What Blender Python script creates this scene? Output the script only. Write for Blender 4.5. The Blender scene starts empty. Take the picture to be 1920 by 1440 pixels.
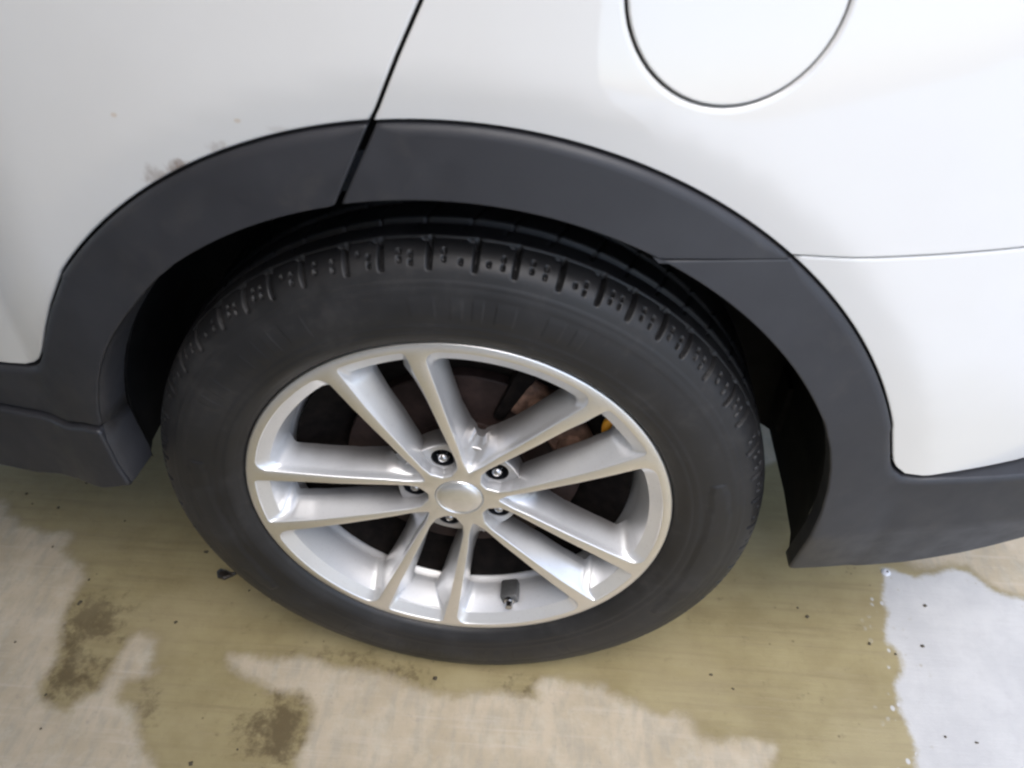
import bpy, bmesh, math, random
import numpy as np
from mathutils import Matrix, Vector
from mathutils.geometry import delaunay_2d_cdt

# ------------------------------------------------------------------ camera, sky, sun, exposure
C = bpy.context.scene
COL = C.collection
ZC = 0.358                      # height of the wheel centre above the concrete
R = math.radians

cam_d = bpy.data.cameras.new("camera")
cam = bpy.data.objects.new("camera", cam_d)
COL.objects.link(cam)
cam_d.sensor_width = 36.0
cam_d.lens = 28.125
cam_d.clip_start = 0.01
cam_d.clip_end = 400.0
yaw, pit = -0.078354, 0.716430
fw = Vector((math.sin(yaw) * math.cos(pit), math.cos(yaw) * math.cos(pit), -math.sin(pit)))
rt = Vector((math.cos(yaw), -math.sin(yaw), 0))
up = rt.cross(fw)
cam.matrix_world = Matrix(((rt.x, up.x, -fw.x, 0.11575), (rt.y, up.y, -fw.y, -0.62294),
                           (rt.z, up.z, -fw.z, 0.75236 + ZC), (0, 0, 0, 1)))
cam_d.dof.use_dof = True
cam_d.dof.focus_distance = 1.02
cam_d.dof.aperture_fstop = 5.6
C.camera = cam

SUN_EL = R(62)
w = bpy.data.worlds.new("World")
C.world = w
w.use_nodes = True
wn = w.node_tree.nodes
sky = wn.new("ShaderNodeTexSky")
sky.sky_type = 'NISHITA'
sky.sun_disc = False
sky.sun_elevation = SUN_EL
sky.air_density = 1.0
sky.dust_density = 1.8
w.node_tree.links.new(sky.outputs[0], wn["Background"].inputs[0])
wn["Background"].inputs[1].default_value = 0.15

sun_d = bpy.data.lights.new("sun", 'SUN')
sun_d.energy = 0.9
sun_d.angle = R(40)
sun_d.color = (1.0, 0.985, 0.96)
sun = bpy.data.objects.new("sun", sun_d)
COL.objects.link(sun)
SUN_DIR_AZ = R(158)                    # overcast glow: light comes in from the open right side
sd = Vector((math.sin(SUN_DIR_AZ) * math.cos(SUN_EL), math.cos(SUN_DIR_AZ) * math.cos(SUN_EL), math.sin(SUN_EL)))
sun.rotation_euler = (-sd).to_track_quat('-Z', 'Y').to_euler()
sky.sun_rotation = SUN_DIR_AZ

C.view_settings.view_transform = 'Standard'
C.view_settings.look = 'None'
C.view_settings.exposure = 1.1
C.view_settings.gamma = 1.0
C.cycles.filter_width = 2.4

# ------------------------------------------------------------------ helpers
def mesh_obj(name, verts, faces, mat, parent=None, smooth=True, sharp=None, mats=None, fmat=None):
    me = bpy.data.meshes.new(name)
    me.from_pydata([tuple(v) for v in verts], [], faces)
    for m in ([mat] if mats is None else mats):
        me.materials.append(m)
    if fmat is not None:
        me.polygons.foreach_set("material_index", list(fmat))
    me.validate()
    bm = bmesh.new()
    bm.from_mesh(me)
    bmesh.ops.remove_doubles(bm, verts=bm.verts, dist=1e-5)
    bmesh.ops.recalc_face_normals(bm, faces=bm.faces)
    bm.to_mesh(me)
    bm.free()
    if smooth:
        me.polygons.foreach_set("use_smooth", [True] * len(me.polygons))
        if sharp is not None:
            me.set_sharp_from_angle(angle=R(sharp))
    me.update()
    o = bpy.data.objects.new(name, me)
    COL.objects.link(o)
    if parent is not None:
        o.parent = parent
    return o

def empty(name, parent=None, loc=(0, 0, 0)):
    o = bpy.data.objects.new(name, None)
    o.empty_display_size = 0.1
    COL.objects.link(o)
    o.location = loc
    if parent is not None:
        o.parent = parent
    return o

def tag(o, label=None, cat=None, group=None, kind=None):
    if label: o["label"] = label
    if cat: o["category"] = cat
    if group: o["group"] = group
    if kind: o["kind"] = kind
    return o

class NT:
    """small shader-node helper"""
    def __init__(self, name):
        self.m = bpy.data.materials.new(name)
        self.m.use_nodes = True
        self.t = self.m.node_tree
        self.b = self.t.nodes["Principled BSDF"]
    def n(self, typ, **kw):
        nd = self.t.nodes.new(typ)
        for k, v in kw.items():
            setattr(nd, k, v)
        return nd
    def l(self, a, b):
        self.t.links.new(a, b)
    def set(self, **kw):
        for k, v in kw.items():
            self.b.inputs[k.replace('_', ' ')].default_value = v
        return self
    def coord(self):
        return self.n("ShaderNodeTexCoord").outputs["Object"]
    def mapping(self, vec, scale=(1, 1, 1), rot=(0, 0, 0), loc=(0, 0, 0)):
        mp = self.n("ShaderNodeMapping")
        mp.inputs["Scale"].default_value = scale
        mp.inputs["Rotation"].default_value = rot
        mp.inputs["Location"].default_value = loc
        self.l(vec, mp.inputs["Vector"])
        return mp.outputs[0]
    def noise(self, vec, scale, detail=4, rough=0.55):
        nd = self.n("ShaderNodeTexNoise")
        nd.inputs["Scale"].default_value = scale
        nd.inputs["Detail"].default_value = detail
        nd.inputs["Roughness"].default_value = rough
        if vec is not None:
            self.l(vec, nd.inputs["Vector"])
        return nd.outputs[0]
    def rng(self, val, a, b, c=0.0, d=1.0, smooth=True):
        nd = self.n("ShaderNodeMapRange")
        nd.interpolation_type = 'SMOOTHSTEP' if smooth else 'LINEAR'
        for i, v in zip((1, 2, 3, 4), (a, b, c, d)):
            nd.inputs[i].default_value = v
        self.l(val, nd.inputs[0])
        return nd.outputs[0]
    def math(self, op, a, b=None):
        nd = self.n("ShaderNodeMath", operation=op)
        for i, v in enumerate((a, b)):
            if v is None: continue
            if isinstance(v, (int, float)): nd.inputs[i].default_value = v
            else: self.l(v, nd.inputs[i])
        return nd.outputs[0]
    def mix(self, fac, a, b):
        nd = self.n("ShaderNodeMix", data_type='RGBA')
        if isinstance(fac, (int, float)): nd.inputs[0].default_value = fac
        else: self.l(fac, nd.inputs[0])
        for i, v in ((6, a), (7, b)):
            if isinstance(v, tuple): nd.inputs[i].default_value = (*v, 1)
            else: self.l(v, nd.inputs[i])
        return nd.outputs[2]
    def bump(self, h, strength=0.2, dist=0.002):
        nd = self.n("ShaderNodeBump")
        nd.inputs["Strength"].default_value = strength
        nd.inputs["Distance"].default_value = dist
        self.l(h, nd.inputs["Height"])
        self.l(nd.outputs[0], self.b.inputs["Normal"])
    def attr(self, name):
        nd = self.n("ShaderNodeAttribute", attribute_name=name)
        return nd.outputs["Fac"]
    def out(self, col=None, rough=None, metal=None):
        if col is not None: self.l(col, self.b.inputs["Base Color"])
        if rough is not None: self.l(rough, self.b.inputs["Roughness"])
        if metal is not None: self.l(metal, self.b.inputs["Metallic"])
        return self.m

# ------------------------------------------------------------------ materials
def mat_paint():
    k = NT("white_car_paint")
    co = k.coord()
    k.set(Roughness=0.32, Coat_Weight=1.0, Coat_Roughness=0.035, Coat_IOR=1.65)
    dust_shade = k.rng(k.noise(co, 5.0, 5), 0.4, 0.75)
    col = k.mix(dust_shade, (0.685, 0.674, 0.648), (0.667, 0.653, 0.624))
    # rubbed-in dirt smears above the arch moulding, and two stone chips
    sep = k.n("ShaderNodeSeparateXYZ"); k.l(co, sep.inputs[0])
    ragged = k.noise(k.mapping(co, scale=(1, 1, 0.6)), 120.0, 4, 0.6)
    tot = None
    for (x, z, rx, rz, amt, c2) in ((-0.240, 0.436, 0.016, 0.012, 0.6, 0), (-0.217, 0.4445, 0.016, 0.008, 0.95, 0),
                                    (-0.176, 0.463, 0.014, 0.008, 0.5, 0), (-0.12, 0.481, 0.018, 0.004, 0.25, 0)):
        dx = k.math('DIVIDE', k.math('SUBTRACT', sep.outputs[0], x), rx)
        dz = k.math('DIVIDE', k.math('SUBTRACT', sep.outputs[2], z + ZC), rz)
        d = k.math('ADD', k.math('MULTIPLY', dx, dx), k.math('MULTIPLY', dz, dz))
        d = k.math('ADD', d, k.math('MULTIPLY', k.math('SUBTRACT', ragged, 0.5), 3.0))
        f = k.rng(d, 1.0, -0.6, 0, amt)
        tot = f if tot is None else k.math('MAXIMUM', tot, f)
    col = k.mix(tot, col, (0.23, 0.165, 0.125))
    chips = None
    for (x, z) in ((-0.2605, 0.4875), (-0.1555, 0.4875)):
        dx = k.math('DIVIDE', k.math('SUBTRACT', sep.outputs[0], x), 0.0033)
        dz = k.math('DIVIDE', k.math('SUBTRACT', sep.outputs[2], z + ZC), 0.0022)
        f = k.rng(k.math('ADD', k.math('MULTIPLY', dx, dx), k.math('MULTIPLY', dz, dz)), 1.2, 0.2, 0, 0.35)
        chips = f if chips is None else k.math('MAXIMUM', chips, f)
    col = k.mix(chips, col, (0.45, 0.27, 0.10))
    k.bump(k.noise(co, 260.0, 2), 0.008, 0.0006)
    return k.out(col)

def mat_clad():
    k = NT("black_grained_plastic")
    co = k.coord()
    k.set(Roughness=0.45, Specular_IOR_Level=0.55)
    v = k.noise(co, 9.0, 4)
    col = k.mix(k.rng(v, 0.35, 0.7), (0.0205, 0.0207, 0.0245), (0.027, 0.0272, 0.0315))
    col = k.mix(k.rng(k.noise(k.mapping(co, loc=(3, 1, 2)), 17.0, 6, 0.65), 0.52, 0.75, 0, 0.35), col, (0.055, 0.05, 0.046))
    k.bump(k.noise(co, 900.0, 2), 0.25, 0.0004)
    return k.out(col, k.rng(k.noise(co, 30.0, 4), 0.3, 0.7, 0.45, 0.56))

def mat_rubber():
    k = NT("tyre_rubber")
    co = k.coord()
    k.set(Specular_IOR_Level=0.55)
    a = k.noise(co, 14.0, 5, 0.6)
    b = k.noise(co, 110.0, 3, 0.6)
    col = k.mix(k.rng(a, 0.35, 0.7), (0.009, 0.0087, 0.0095), (0.015, 0.0145, 0.0155))
    col = k.mix(k.rng(k.math('ADD', k.math('MULTIPLY', a, .6), k.math('MULTIPLY', b, .4)), 0.5, 0.7, 0, 0.5), col, (0.036, 0.033, 0.031))
    k.bump(b, 0.15, 0.0006)
    return k.out(col, k.rng(a, 0.3, 0.7, 0.46, 0.6))

def mat_alloy(name, base, rough, metal, dirt, dust_shade=0.0):
    k = NT(name)
    co = k.coord()
    k.set(Metallic=metal, Specular_IOR_Level=0.5)
    a = k.noise(co, 14.0, 3, 0.5)
    b = k.noise(co, 300.0, 2, 0.5)
    col = k.mix(k.rng(a, 0.4, 0.75, 0, dirt), base, tuple(0.55 * c for c in base))
    col = k.mix(k.rng(b, 0.55, 0.8, 0, 0.12), col, (0.25, 0.22, 0.2))
    if dust_shade:
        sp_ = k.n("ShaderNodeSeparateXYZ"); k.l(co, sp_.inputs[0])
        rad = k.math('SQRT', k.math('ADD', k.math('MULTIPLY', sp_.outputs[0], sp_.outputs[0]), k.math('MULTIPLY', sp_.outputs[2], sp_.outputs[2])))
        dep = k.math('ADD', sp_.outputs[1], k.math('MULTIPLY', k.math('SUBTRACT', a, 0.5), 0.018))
        dm = k.math('MULTIPLY', k.rng(dep, 0.016, 0.050, 0, dust_shade), k.rng(rad, 0.222, 0.200))
        col = k.mix(dm, col, (0.13, 0.115, 0.105))  # occlusion shade painted into the pocket walls, darker with depth
    return k.out(col, k.rng(a, 0.3, 0.75, rough - 0.02, rough + 0.06))

def mat_plain(name, col, rough, metal=0.0, spec=0.5, var=0.3, scale=40.0, bump=0.0):
    k = NT(name)
    co = k.coord()
    k.set(Metallic=metal, Specular_IOR_Level=spec, Roughness=rough)
    a = k.noise(co, scale, 5, 0.6)
    c = k.mix(k.rng(a, 0.35, 0.7), tuple(x * (1 - var) for x in col), tuple(min(1, x * (1 + var)) for x in col))
    if bump: k.bump(a, bump, 0.002)
    return k.out(c)

def mat_concrete():
    k = NT("stained_concrete")
    co = k.coord()
    k.set(Specular_IOR_Level=0.5)
    warp = k.noise(co, 26.0, 5, 0.6)
    fine = k.noise(co, 150.0, 4, 0.6)
    mid = k.noise(co, 11.0, 6, 0.62)
    streak = k.noise(k.mapping(co, scale=(4, 70, 1), rot=(0, 0, R(-5))), 1.0, 5, 0.65)
    streak2 = k.noise(k.mapping(co, scale=(9, 190, 1), rot=(0, 0, R(-5))), 1.0, 4, 0.6)
    cross = k.noise(k.mapping(co, scale=(60, 18, 1), rot=(0, 0, R(20))), 1.0, 4, 0.6)
    jit = k.math('ADD', k.math('MULTIPLY', k.math('SUBTRACT', warp, 0.5), 0.030),
                 k.math('MULTIPLY', k.math('SUBTRACT', fine, 0.5), 0.014))
    dry = k.rng(k.math('ADD', k.attr("dry"), jit), -0.013, 0.011)
    pale_film = k.rng(k.math('ADD', k.attr("pale_film"), k.math('MULTIPLY', jit, 0.7)), -0.006, 0.007)
    # dry, pale concrete
    d0 = k.mix(k.rng(mid, 0.3, 0.7), (0.43, 0.358, 0.248), (0.535, 0.45, 0.33))
    d0 = k.mix(k.rng(cross, 0.42, 0.68, 0, 0.6), d0, (0.36, 0.325, 0.255))
    d0 = k.mix(k.rng(k.noise(co, 24.0, 5, 0.65), 0.48, 0.7, 0, 0.5), d0, (0.55, 0.495, 0.385))
    d0 = k.mix(k.rng(k.noise(co, 75.0, 5, 0.7), 0.56, 0.74, 0, 0.4), d0, (0.29, 0.25, 0.22))
    d0 = k.mix(k.rng(streak, 0.5, 0.75, 0, 0.5), d0, (0.57, 0.50, 0.40))
    d0 = k.mix(k.rng(fine, 0.58, 0.8, 0, 0.25), d0, (0.30, 0.26, 0.215))
    # wet, olive-brown concrete
    w0 = k.mix(k.rng(mid, 0.3, 0.7), (0.285, 0.23, 0.115), (0.36, 0.30, 0.158))
    w0 = k.mix(k.rng(streak, 0.45, 0.72, 0, 0.5), w0, (0.225, 0.175, 0.095))
    w0 = k.mix(k.rng(streak2, 0.5, 0.75, 0, 0.35), w0, (0.36, 0.30, 0.18))
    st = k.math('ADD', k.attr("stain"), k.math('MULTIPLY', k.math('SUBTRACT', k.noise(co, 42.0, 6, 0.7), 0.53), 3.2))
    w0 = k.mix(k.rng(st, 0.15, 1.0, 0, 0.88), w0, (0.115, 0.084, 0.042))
    mot = k.noise(co, 60.0, 6, 0.7)
    w0 = k.mix(k.rng(mot, 0.55, 0.75, 0, 0.4), w0, (0.20, 0.155, 0.085))
    w0 = k.mix(k.rng(k.noise(co, 5.0, 3), 0.45, 0.65, 0, 0.35), w0, (0.40, 0.335, 0.20))
    pv = k.n("ShaderNodeTexVoronoi"); pv.inputs["Scale"].default_value = 34.0
    k.l(co, pv.inputs["Vector"])
    pit_ = k.math('MULTIPLY', k.rng(pv.outputs["Distance"], 0.10, 0.03), k.rng(mid, 0.45, 0.6, 0, 0.7))
    w0 = k.mix(pit_, w0, (0.13, 0.095, 0.05))
    edge = k.rng(k.math('ABSOLUTE', k.math('ADD', k.attr("dry"), jit)), 0.02, 0.0, 0, 0.28)
    w0 = k.mix(edge, w0, (0.19, 0.145, 0.07))
    col = k.mix(dry, w0, d0)
    # pale film on the right, drawn as a paler base colour
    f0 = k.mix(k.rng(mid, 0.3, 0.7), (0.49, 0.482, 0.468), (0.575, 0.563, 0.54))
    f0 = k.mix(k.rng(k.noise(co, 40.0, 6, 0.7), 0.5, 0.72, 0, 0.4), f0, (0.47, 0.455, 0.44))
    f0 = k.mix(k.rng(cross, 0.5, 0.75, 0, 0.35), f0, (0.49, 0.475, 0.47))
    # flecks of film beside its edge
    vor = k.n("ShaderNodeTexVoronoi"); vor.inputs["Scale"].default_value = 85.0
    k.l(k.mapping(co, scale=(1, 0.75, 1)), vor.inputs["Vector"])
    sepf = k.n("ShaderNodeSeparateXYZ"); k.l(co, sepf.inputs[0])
    near = k.rng(k.math('ADD', k.attr("pale_film"), k.math('MULTIPLY', k.math('SUBTRACT', warp, 0.5), 0.06)), -0.045, 0.0)
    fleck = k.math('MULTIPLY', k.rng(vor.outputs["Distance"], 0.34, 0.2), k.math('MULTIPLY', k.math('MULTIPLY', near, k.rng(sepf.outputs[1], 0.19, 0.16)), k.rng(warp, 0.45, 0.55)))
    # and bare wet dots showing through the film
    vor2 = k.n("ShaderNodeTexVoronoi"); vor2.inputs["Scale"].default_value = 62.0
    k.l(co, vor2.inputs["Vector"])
    hole = k.math('MULTIPLY', k.rng(vor2.outputs["Distance"], 0.24, 0.12), k.rng(k.attr("pale_film"), 0.06, 0.0, 0, 0.8))
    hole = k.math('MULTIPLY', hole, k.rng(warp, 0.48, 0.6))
    ff = k.math('MAXIMUM', k.math('MULTIPLY', pale_film, k.math('SUBTRACT', 1.0, hole)), fleck)
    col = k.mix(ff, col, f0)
    far = k.rng(k.attr('away'), 0.0, 0.5)
    col = k.mix(far, col, k.mix(k.rng(k.noise(co, 1.6, 6), 0.35, 0.7), (0.50, 0.495, 0.485), (0.60, 0.59, 0.57)))
    wetness = k.math('SUBTRACT', 1.0, k.math('MAXIMUM', dry, ff))
    rough = k.rng(wetness, 0, 1, 0.85, 0.36, False)
    hgt = k.math('ADD', k.math('ADD', k.math('MULTIPLY', streak2, 0.6), k.math('MULTIPLY', fine, 0.6)), k.math('MULTIPLY', k.noise(co, 520.0, 2), 0.4))
    k.bump(hgt, 0.32, 0.0022)
    return k.out(col, rough)

M_PAINT = mat_paint()
M_CLAD = mat_clad()
M_RUB = mat_rubber()
M_FACE = mat_alloy("machined_alloy", (0.84, 0.82, 0.785), 0.31, 0.9, 0.14)
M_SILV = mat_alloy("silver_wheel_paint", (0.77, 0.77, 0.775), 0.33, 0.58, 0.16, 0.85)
M_CHROME = mat_plain("chrome", (0.86, 0.86, 0.86), 0.28, 0.9, var=0.05, scale=60)
M_NUT = mat_plain("nut_steel", (0.52, 0.52, 0.53), 0.22, 1.0, var=0.1)
M_HOLE = mat_plain("lug_hole_black", (0.012, 0.013, 0.016), 0.4)
M_LINER = mat_plain("liner_black", (0.0075, 0.0072, 0.0075), 0.75, spec=0.25)
M_VOID = mat_plain("seam_black", (0.006, 0.006, 0.006), 0.9, spec=0.1)
M_RUST = mat_plain("rusty_iron", (0.006, 0.0042, 0.0036), 0.75, 0.0, 0.12, var=0.5, scale=60, bump=0.4)
M_DISC = mat_plain("brake_disc_iron", (0.034, 0.021, 0.018), 0.6, 0.0, 0.2, var=0.4, scale=30)
M_CALI = mat_plain("caliper_iron", (0.17, 0.095, 0.065), 0.7, 0.1, var=0.45, scale=60, bump=0.4)
M_ORANGE = mat_plain("orange_plastic", (1.0, 0.42, 0.03), 0.5, var=0.06)
M_TPMS = mat_plain("grey_sensor", (0.10, 0.10, 0.10), 0.5, 0.4, var=0.2)
M_LEAF = mat_plain("dark_wet_leaf", (0.018, 0.012, 0.007), 0.45, var=0.4, scale=120)
M_GRIT = mat_plain("dark_grit", (0.085, 0.068, 0.042), 0.8, var=0.4, scale=200)
M_SOAP = mat_plain("soap_bubble_white", (0.70, 0.71, 0.76), 0.15, var=0.03)
M_CONC = mat_concrete()

# ------------------------------------------------------------------ concrete floor
DRY = [
 [(-1.0,0.19),(-0.93,0.262),(-0.882,0.253),(-0.862,0.247),(-0.854,0.225),(-0.814,0.204),(-0.768,0.191),(-0.723,0.195),(-0.713,0.184),(-0.714,0.156),(-0.687,0.140),(-0.663,0.125),(-0.654,0.104),(-0.652,0.071),(-0.651,0.047),(-0.645,0.016),(-0.639,-0.002),(-0.628,-0.016),(-0.624,-0.038),(-0.628,-0.055),(-0.628,-0.080),(-0.613,-0.102),(-0.591,-0.113),(-0.561,-0.120),(-0.558,-0.107),(-0.549,-0.093),(-0.532,-0.082),(-0.529,-0.068),(-0.528,-0.048),(-0.528,-0.019),(-0.526,-0.001),(-0.515,0.011),(-0.482,0.006),(-0.481,-0.026),(-0.477,-0.044),(-0.463,-0.046),(-0.471,-0.057),(-0.492,-0.062),(-0.505,-0.070),(-0.508,-0.090),(-0.495,-0.099),(-0.479,-0.104),(-0.463,-0.119),(-0.447,-0.143),(-0.437,-0.157),(-0.417,-0.176),(-0.411,-0.184),(-.385,-.24),(-.44,-.29),(-.56,-.265),(-.70,-.31),(-.84,-.27),(-.97,-.21),(-1.06,-.08),(-1.03,.06)],
 [(-.24,-.235),(-0.212,-0.169),(-0.213,-0.154),(-0.209,-0.136),(-0.208,-0.115),(-0.211,-0.090),(-0.223,-0.074),(-0.242,-0.061),(-0.271,-0.062),(-0.292,-0.057),(-0.312,-0.045),(-0.335,-0.036),(-0.352,-0.032),(-0.364,-0.019),(-0.360,-0.014),(-0.333,-0.011),(-0.296,-0.012),(-0.288,-0.015),(-0.254,-0.007),(-0.227,-0.010),(-0.194,-0.020),(-0.147,-0.022),(-0.111,-0.028),(-0.088,-0.038),(-0.060,-0.046),(-0.033,-0.053),(0.003,-0.048),(0.036,-0.043),(0.060,-0.043),(0.083,-0.045),(0.096,-0.047),(0.107,-0.047),(0.111,-0.036),(0.106,-0.028),(0.116,-0.015),(0.137,-0.016),(0.158,-0.021),(0.171,-0.017),(0.200,-0.016),(0.210,-0.028),(0.230,-0.037),(0.256,-0.046),(0.286,-0.056),(0.302,-0.052),(0.320,-0.057),(0.330,-0.073),(0.344,-0.085),(0.362,-0.089),(0.389,-0.083),(0.415,-0.085),(0.440,-0.091),(0.429,-0.108),(0.425,-0.119),(.435,-.16),(.385,-.205),(.30,-.215),(.20,-.255),(.07,-.235),(-.04,-.275),(-.15,-.255)],
 [(1.02,.215),(0.90,0.192),(0.857,0.199),(0.836,0.216),(0.818,0.241),(0.79,0.249),(0.76,0.240),(0.725,0.236),(0.69,0.27),(0.70,0.46),(0.60,0.50),(0.47,0.43),(0.44,0.46),(0.52,0.60),(.70,.66),(.90,.60),(1.05,.48),(1.10,.33)],
]
PALE_FILM = [[(1.0,.165),(0.884,0.186),(0.850,0.192),(0.828,0.208),(0.811,0.232),(0.787,0.238),(0.755,0.226),(0.721,0.216),(0.682,0.228),(0.667,0.229),(0.665,0.201),(0.657,0.175),(0.653,0.143),(0.644,0.115),(0.638,0.091),(0.650,0.079),(0.655,0.057),(0.647,0.038),(0.631,0.019),(0.630,-0.002),(0.628,-0.019),(0.633,-0.038),(0.633,-0.057),(0.635,-0.079),(0.626,-0.103),(.64,-.16),(.62,-.21),(.70,-.26),(.80,-.235),(.92,-.27),(1.02,-.18),(1.0,-.05),(1.07,.06)]]
STAIN = [[(-0.652,0.071),(-0.624,0.073),(-0.553,0.059),(-0.543,0.005),(-0.584,-0.009),(-0.573,-0.044),(-0.544,-0.042),(-0.532,-0.075),(-0.557,-0.091),(-0.588,-0.113),(-0.616,-0.095),(-0.625,-0.079),(-0.623,-0.027),(-0.642,0.016)],
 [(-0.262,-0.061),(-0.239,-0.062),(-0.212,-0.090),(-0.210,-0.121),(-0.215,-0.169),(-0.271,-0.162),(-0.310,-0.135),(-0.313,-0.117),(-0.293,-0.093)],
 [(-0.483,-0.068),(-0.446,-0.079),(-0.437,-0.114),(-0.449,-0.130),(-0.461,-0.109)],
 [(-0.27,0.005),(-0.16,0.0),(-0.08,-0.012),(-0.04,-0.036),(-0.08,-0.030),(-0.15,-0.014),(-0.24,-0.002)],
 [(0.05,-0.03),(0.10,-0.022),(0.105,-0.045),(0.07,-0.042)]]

def sdf(px, py, polys):
    best = np.full(px.shape, 1e9)
    ins = np.zeros(px.shape, bool)
    for P in polys:
        P = np.array(P, float)
        inside = np.zeros(px.shape, bool)
        for (x0, y0), (x1, y1) in zip(P, np.roll(P, -1, 0)):
            dx, dy = x1 - x0, y1 - y0
            t = np.clip(((px - x0) * dx + (py - y0) * dy) / (dx * dx + dy * dy + 1e-12), 0, 1)
            best = np.minimum(best, (px - x0 - t * dx) ** 2 + (py - y0 - t * dy) ** 2)
            c = ((y0 > py) != (y1 > py)) & (px < dx * (py - y0) / (dy + 1e-15 if abs(dy) < 1e-15 else dy) + x0)
            inside ^= c
        ins |= inside
    return np.where(ins, 1, -1) * np.sqrt(best)

gx = np.concatenate([[-60, -20, -8, -4, -2.2, -1.5], np.arange(-1.15, 1.151, 0.005), [1.5, 2.2, 4, 8, 20, 60]])
gy = np.concatenate([[-60, -20, -8, -4, -2, -1, -0.6], np.arange(-0.36, 0.621, 0.005), [0.8, 1.2, 2, 4, 8, 20, 60]])
GX, GY = np.meshgrid(gx, gy)
nx, ny = len(gx), len(gy)
rng = np.random.default_rng(3)
GV = np.c_[GX.ravel(), GY.ravel(), np.zeros(nx * ny)]
idx = np.arange(nx * ny).reshape(ny, nx)
GF = np.c_[idx[:-1, :-1].ravel(), idx[:-1, 1:].ravel(), idx[1:, 1:].ravel(), idx[1:, :-1].ravel()]
me = bpy.data.meshes.new("concrete_floor")
me.from_pydata(GV.tolist(), [], GF.tolist())
me.materials.append(M_CONC)
for nm, val in (("dry", sdf(GV[:, 0], GV[:, 1], DRY)), ("pale_film", sdf(GV[:, 0], GV[:, 1], PALE_FILM)),
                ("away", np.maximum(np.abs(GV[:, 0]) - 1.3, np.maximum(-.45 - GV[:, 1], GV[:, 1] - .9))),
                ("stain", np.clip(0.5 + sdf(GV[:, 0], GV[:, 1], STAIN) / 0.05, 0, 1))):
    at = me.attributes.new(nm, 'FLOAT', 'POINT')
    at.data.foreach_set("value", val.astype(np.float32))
floor = bpy.data.objects.new("concrete_floor", me)
COL.objects.link(floor)
tag(floor, kind="structure")

# unseen roof and side wall, added to make the light fall off leftwards
M_BLOCKER = mat_plain("light_blocker_sheet", (0.62, 0.52, 0.40), 0.7, var=0.08, scale=3)  # warm tone picked to bounce fill onto the left side
def box_obj(name, b, mat, parent=None):
    x0, x1, y0, y1, z0, z1 = b
    V_ = [(x, y, z) for z in (z0, z1) for y in (y0, y1) for x in (x0, x1)]
    return mesh_obj(name, V_, [(0, 2, 3, 1), (4, 5, 7, 6), (0, 1, 5, 4), (2, 6, 7, 3), (0, 4, 6, 2), (1, 3, 7, 5)], mat, parent, smooth=False)
def prism_obj(name, poly, z0, z1, mat):
    n_ = len(poly)
    V_ = [(x, y, z0) for x, y in poly] + [(x, y, z1) for x, y in poly]
    F_ = [tuple(range(n_)), tuple(range(n_, 2 * n_))] + [(i, (i + 1) % n_, n_ + (i + 1) % n_, n_ + i) for i in range(n_)]
    return mesh_obj(name, V_, F_, mat, None, smooth=False)
shade_roof = prism_obj("added_shade_roof", [(-9, -7), (-0.2, -7), (-0.2, 6), (-9, 6)], 2.75, 2.95, M_BLOCKER)
tag(shade_roof, kind="structure")
blocker_wall = box_obj("added_blocker_wall", (-9.0, 0.36, -2.0, -1.8, 0.0, 2.748), M_BLOCKER)  # added out of view to darken the left half
tag(blocker_wall, "unseen plain wall added to block light, facing the white car", "wall")

# ------------------------------------------------------------------ the car
car = empty("parked_car")
tag(car, "white car with black plastic wheel-arch mouldings and silver twin-spoke alloy wheel", "car")

def sp(t):
    return np.where(t > 20, t, np.log1p(np.exp(np.minimum(t, 20))))

def y_body(x, z):
    rho = np.hypot(x, z)
    th = np.degrees(np.arctan2(z, x))
    s = np.interp(th, [-30, 0, 40, 90, 135, 160, 180], [.08, .15, .23, .22, .15, .05, .0])
    front = 0.22 * np.maximum(-0.36 - x, 0) ** 1.0 * np.clip((-0.36 - x) / 0.1, 0, 1)
    front = .07 * np.tanh(front / .07)
    return -.012 - .06 * np.clip(rho - .49, 0, .037) + s * .007 * sp((rho - .528) / .007) + .55 * np.maximum(x - .42, 0) ** 2 + front

def y_clad(x, z):
    front = .07 * np.tanh(0.22 * np.maximum(-0.36 - x, 0) * np.clip((-0.36 - x) / 0.1, 0, 1) / .07)
    rho = np.hypot(x, z)
    return -.0175 - .2 * np.clip(.49 - rho, 0, .075) + .55 * np.maximum(x - .42, 0) ** 2 + front + .25 * np.maximum(.03 - z, 0) * np.clip((x - .3) / .1, 0, 1)

def y_sill(x, z):
    return y_clad(x, z) - .006 - .02 * np.maximum(.135 - z, 0)

def resample(pts, step):
    """closed outline of (x, z, bevel) -> evenly stepped points, corners kept"""
    out = []
    n = len(pts)
    for i in range(n):
        a, b = np.array(pts[i]), np.array(pts[(i + 1) % n])
        m = max(1, int(math.ceil(np.hypot(*(b - a)[:2]) / step)))
        for j in range(m):
            out.append(a + (b - a) * j / m)
    return np.array(out)

def normals2d(P):
    d = np.roll(P, -1, 0) - P
    ln = np.hypot(d[:, 0], d[:, 1])[:, None] + 1e-12
    n = np.c_[d[:, 1], -d[:, 0]] / ln            # outward for a counter-clockwise loop
    m = n + np.roll(n, 1, 0)
    m /= np.linalg.norm(m, axis=1)[:, None] + 1e-9
    c = np.clip((m * n).sum(1), 0.5, 1)
    return m / c[:, None]

def area2d(P):
    return 0.5 * np.sum(P[:, 0] * np.roll(P[:, 1], -1) - np.roll(P[:, 0], -1) * P[:, 1])

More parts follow.
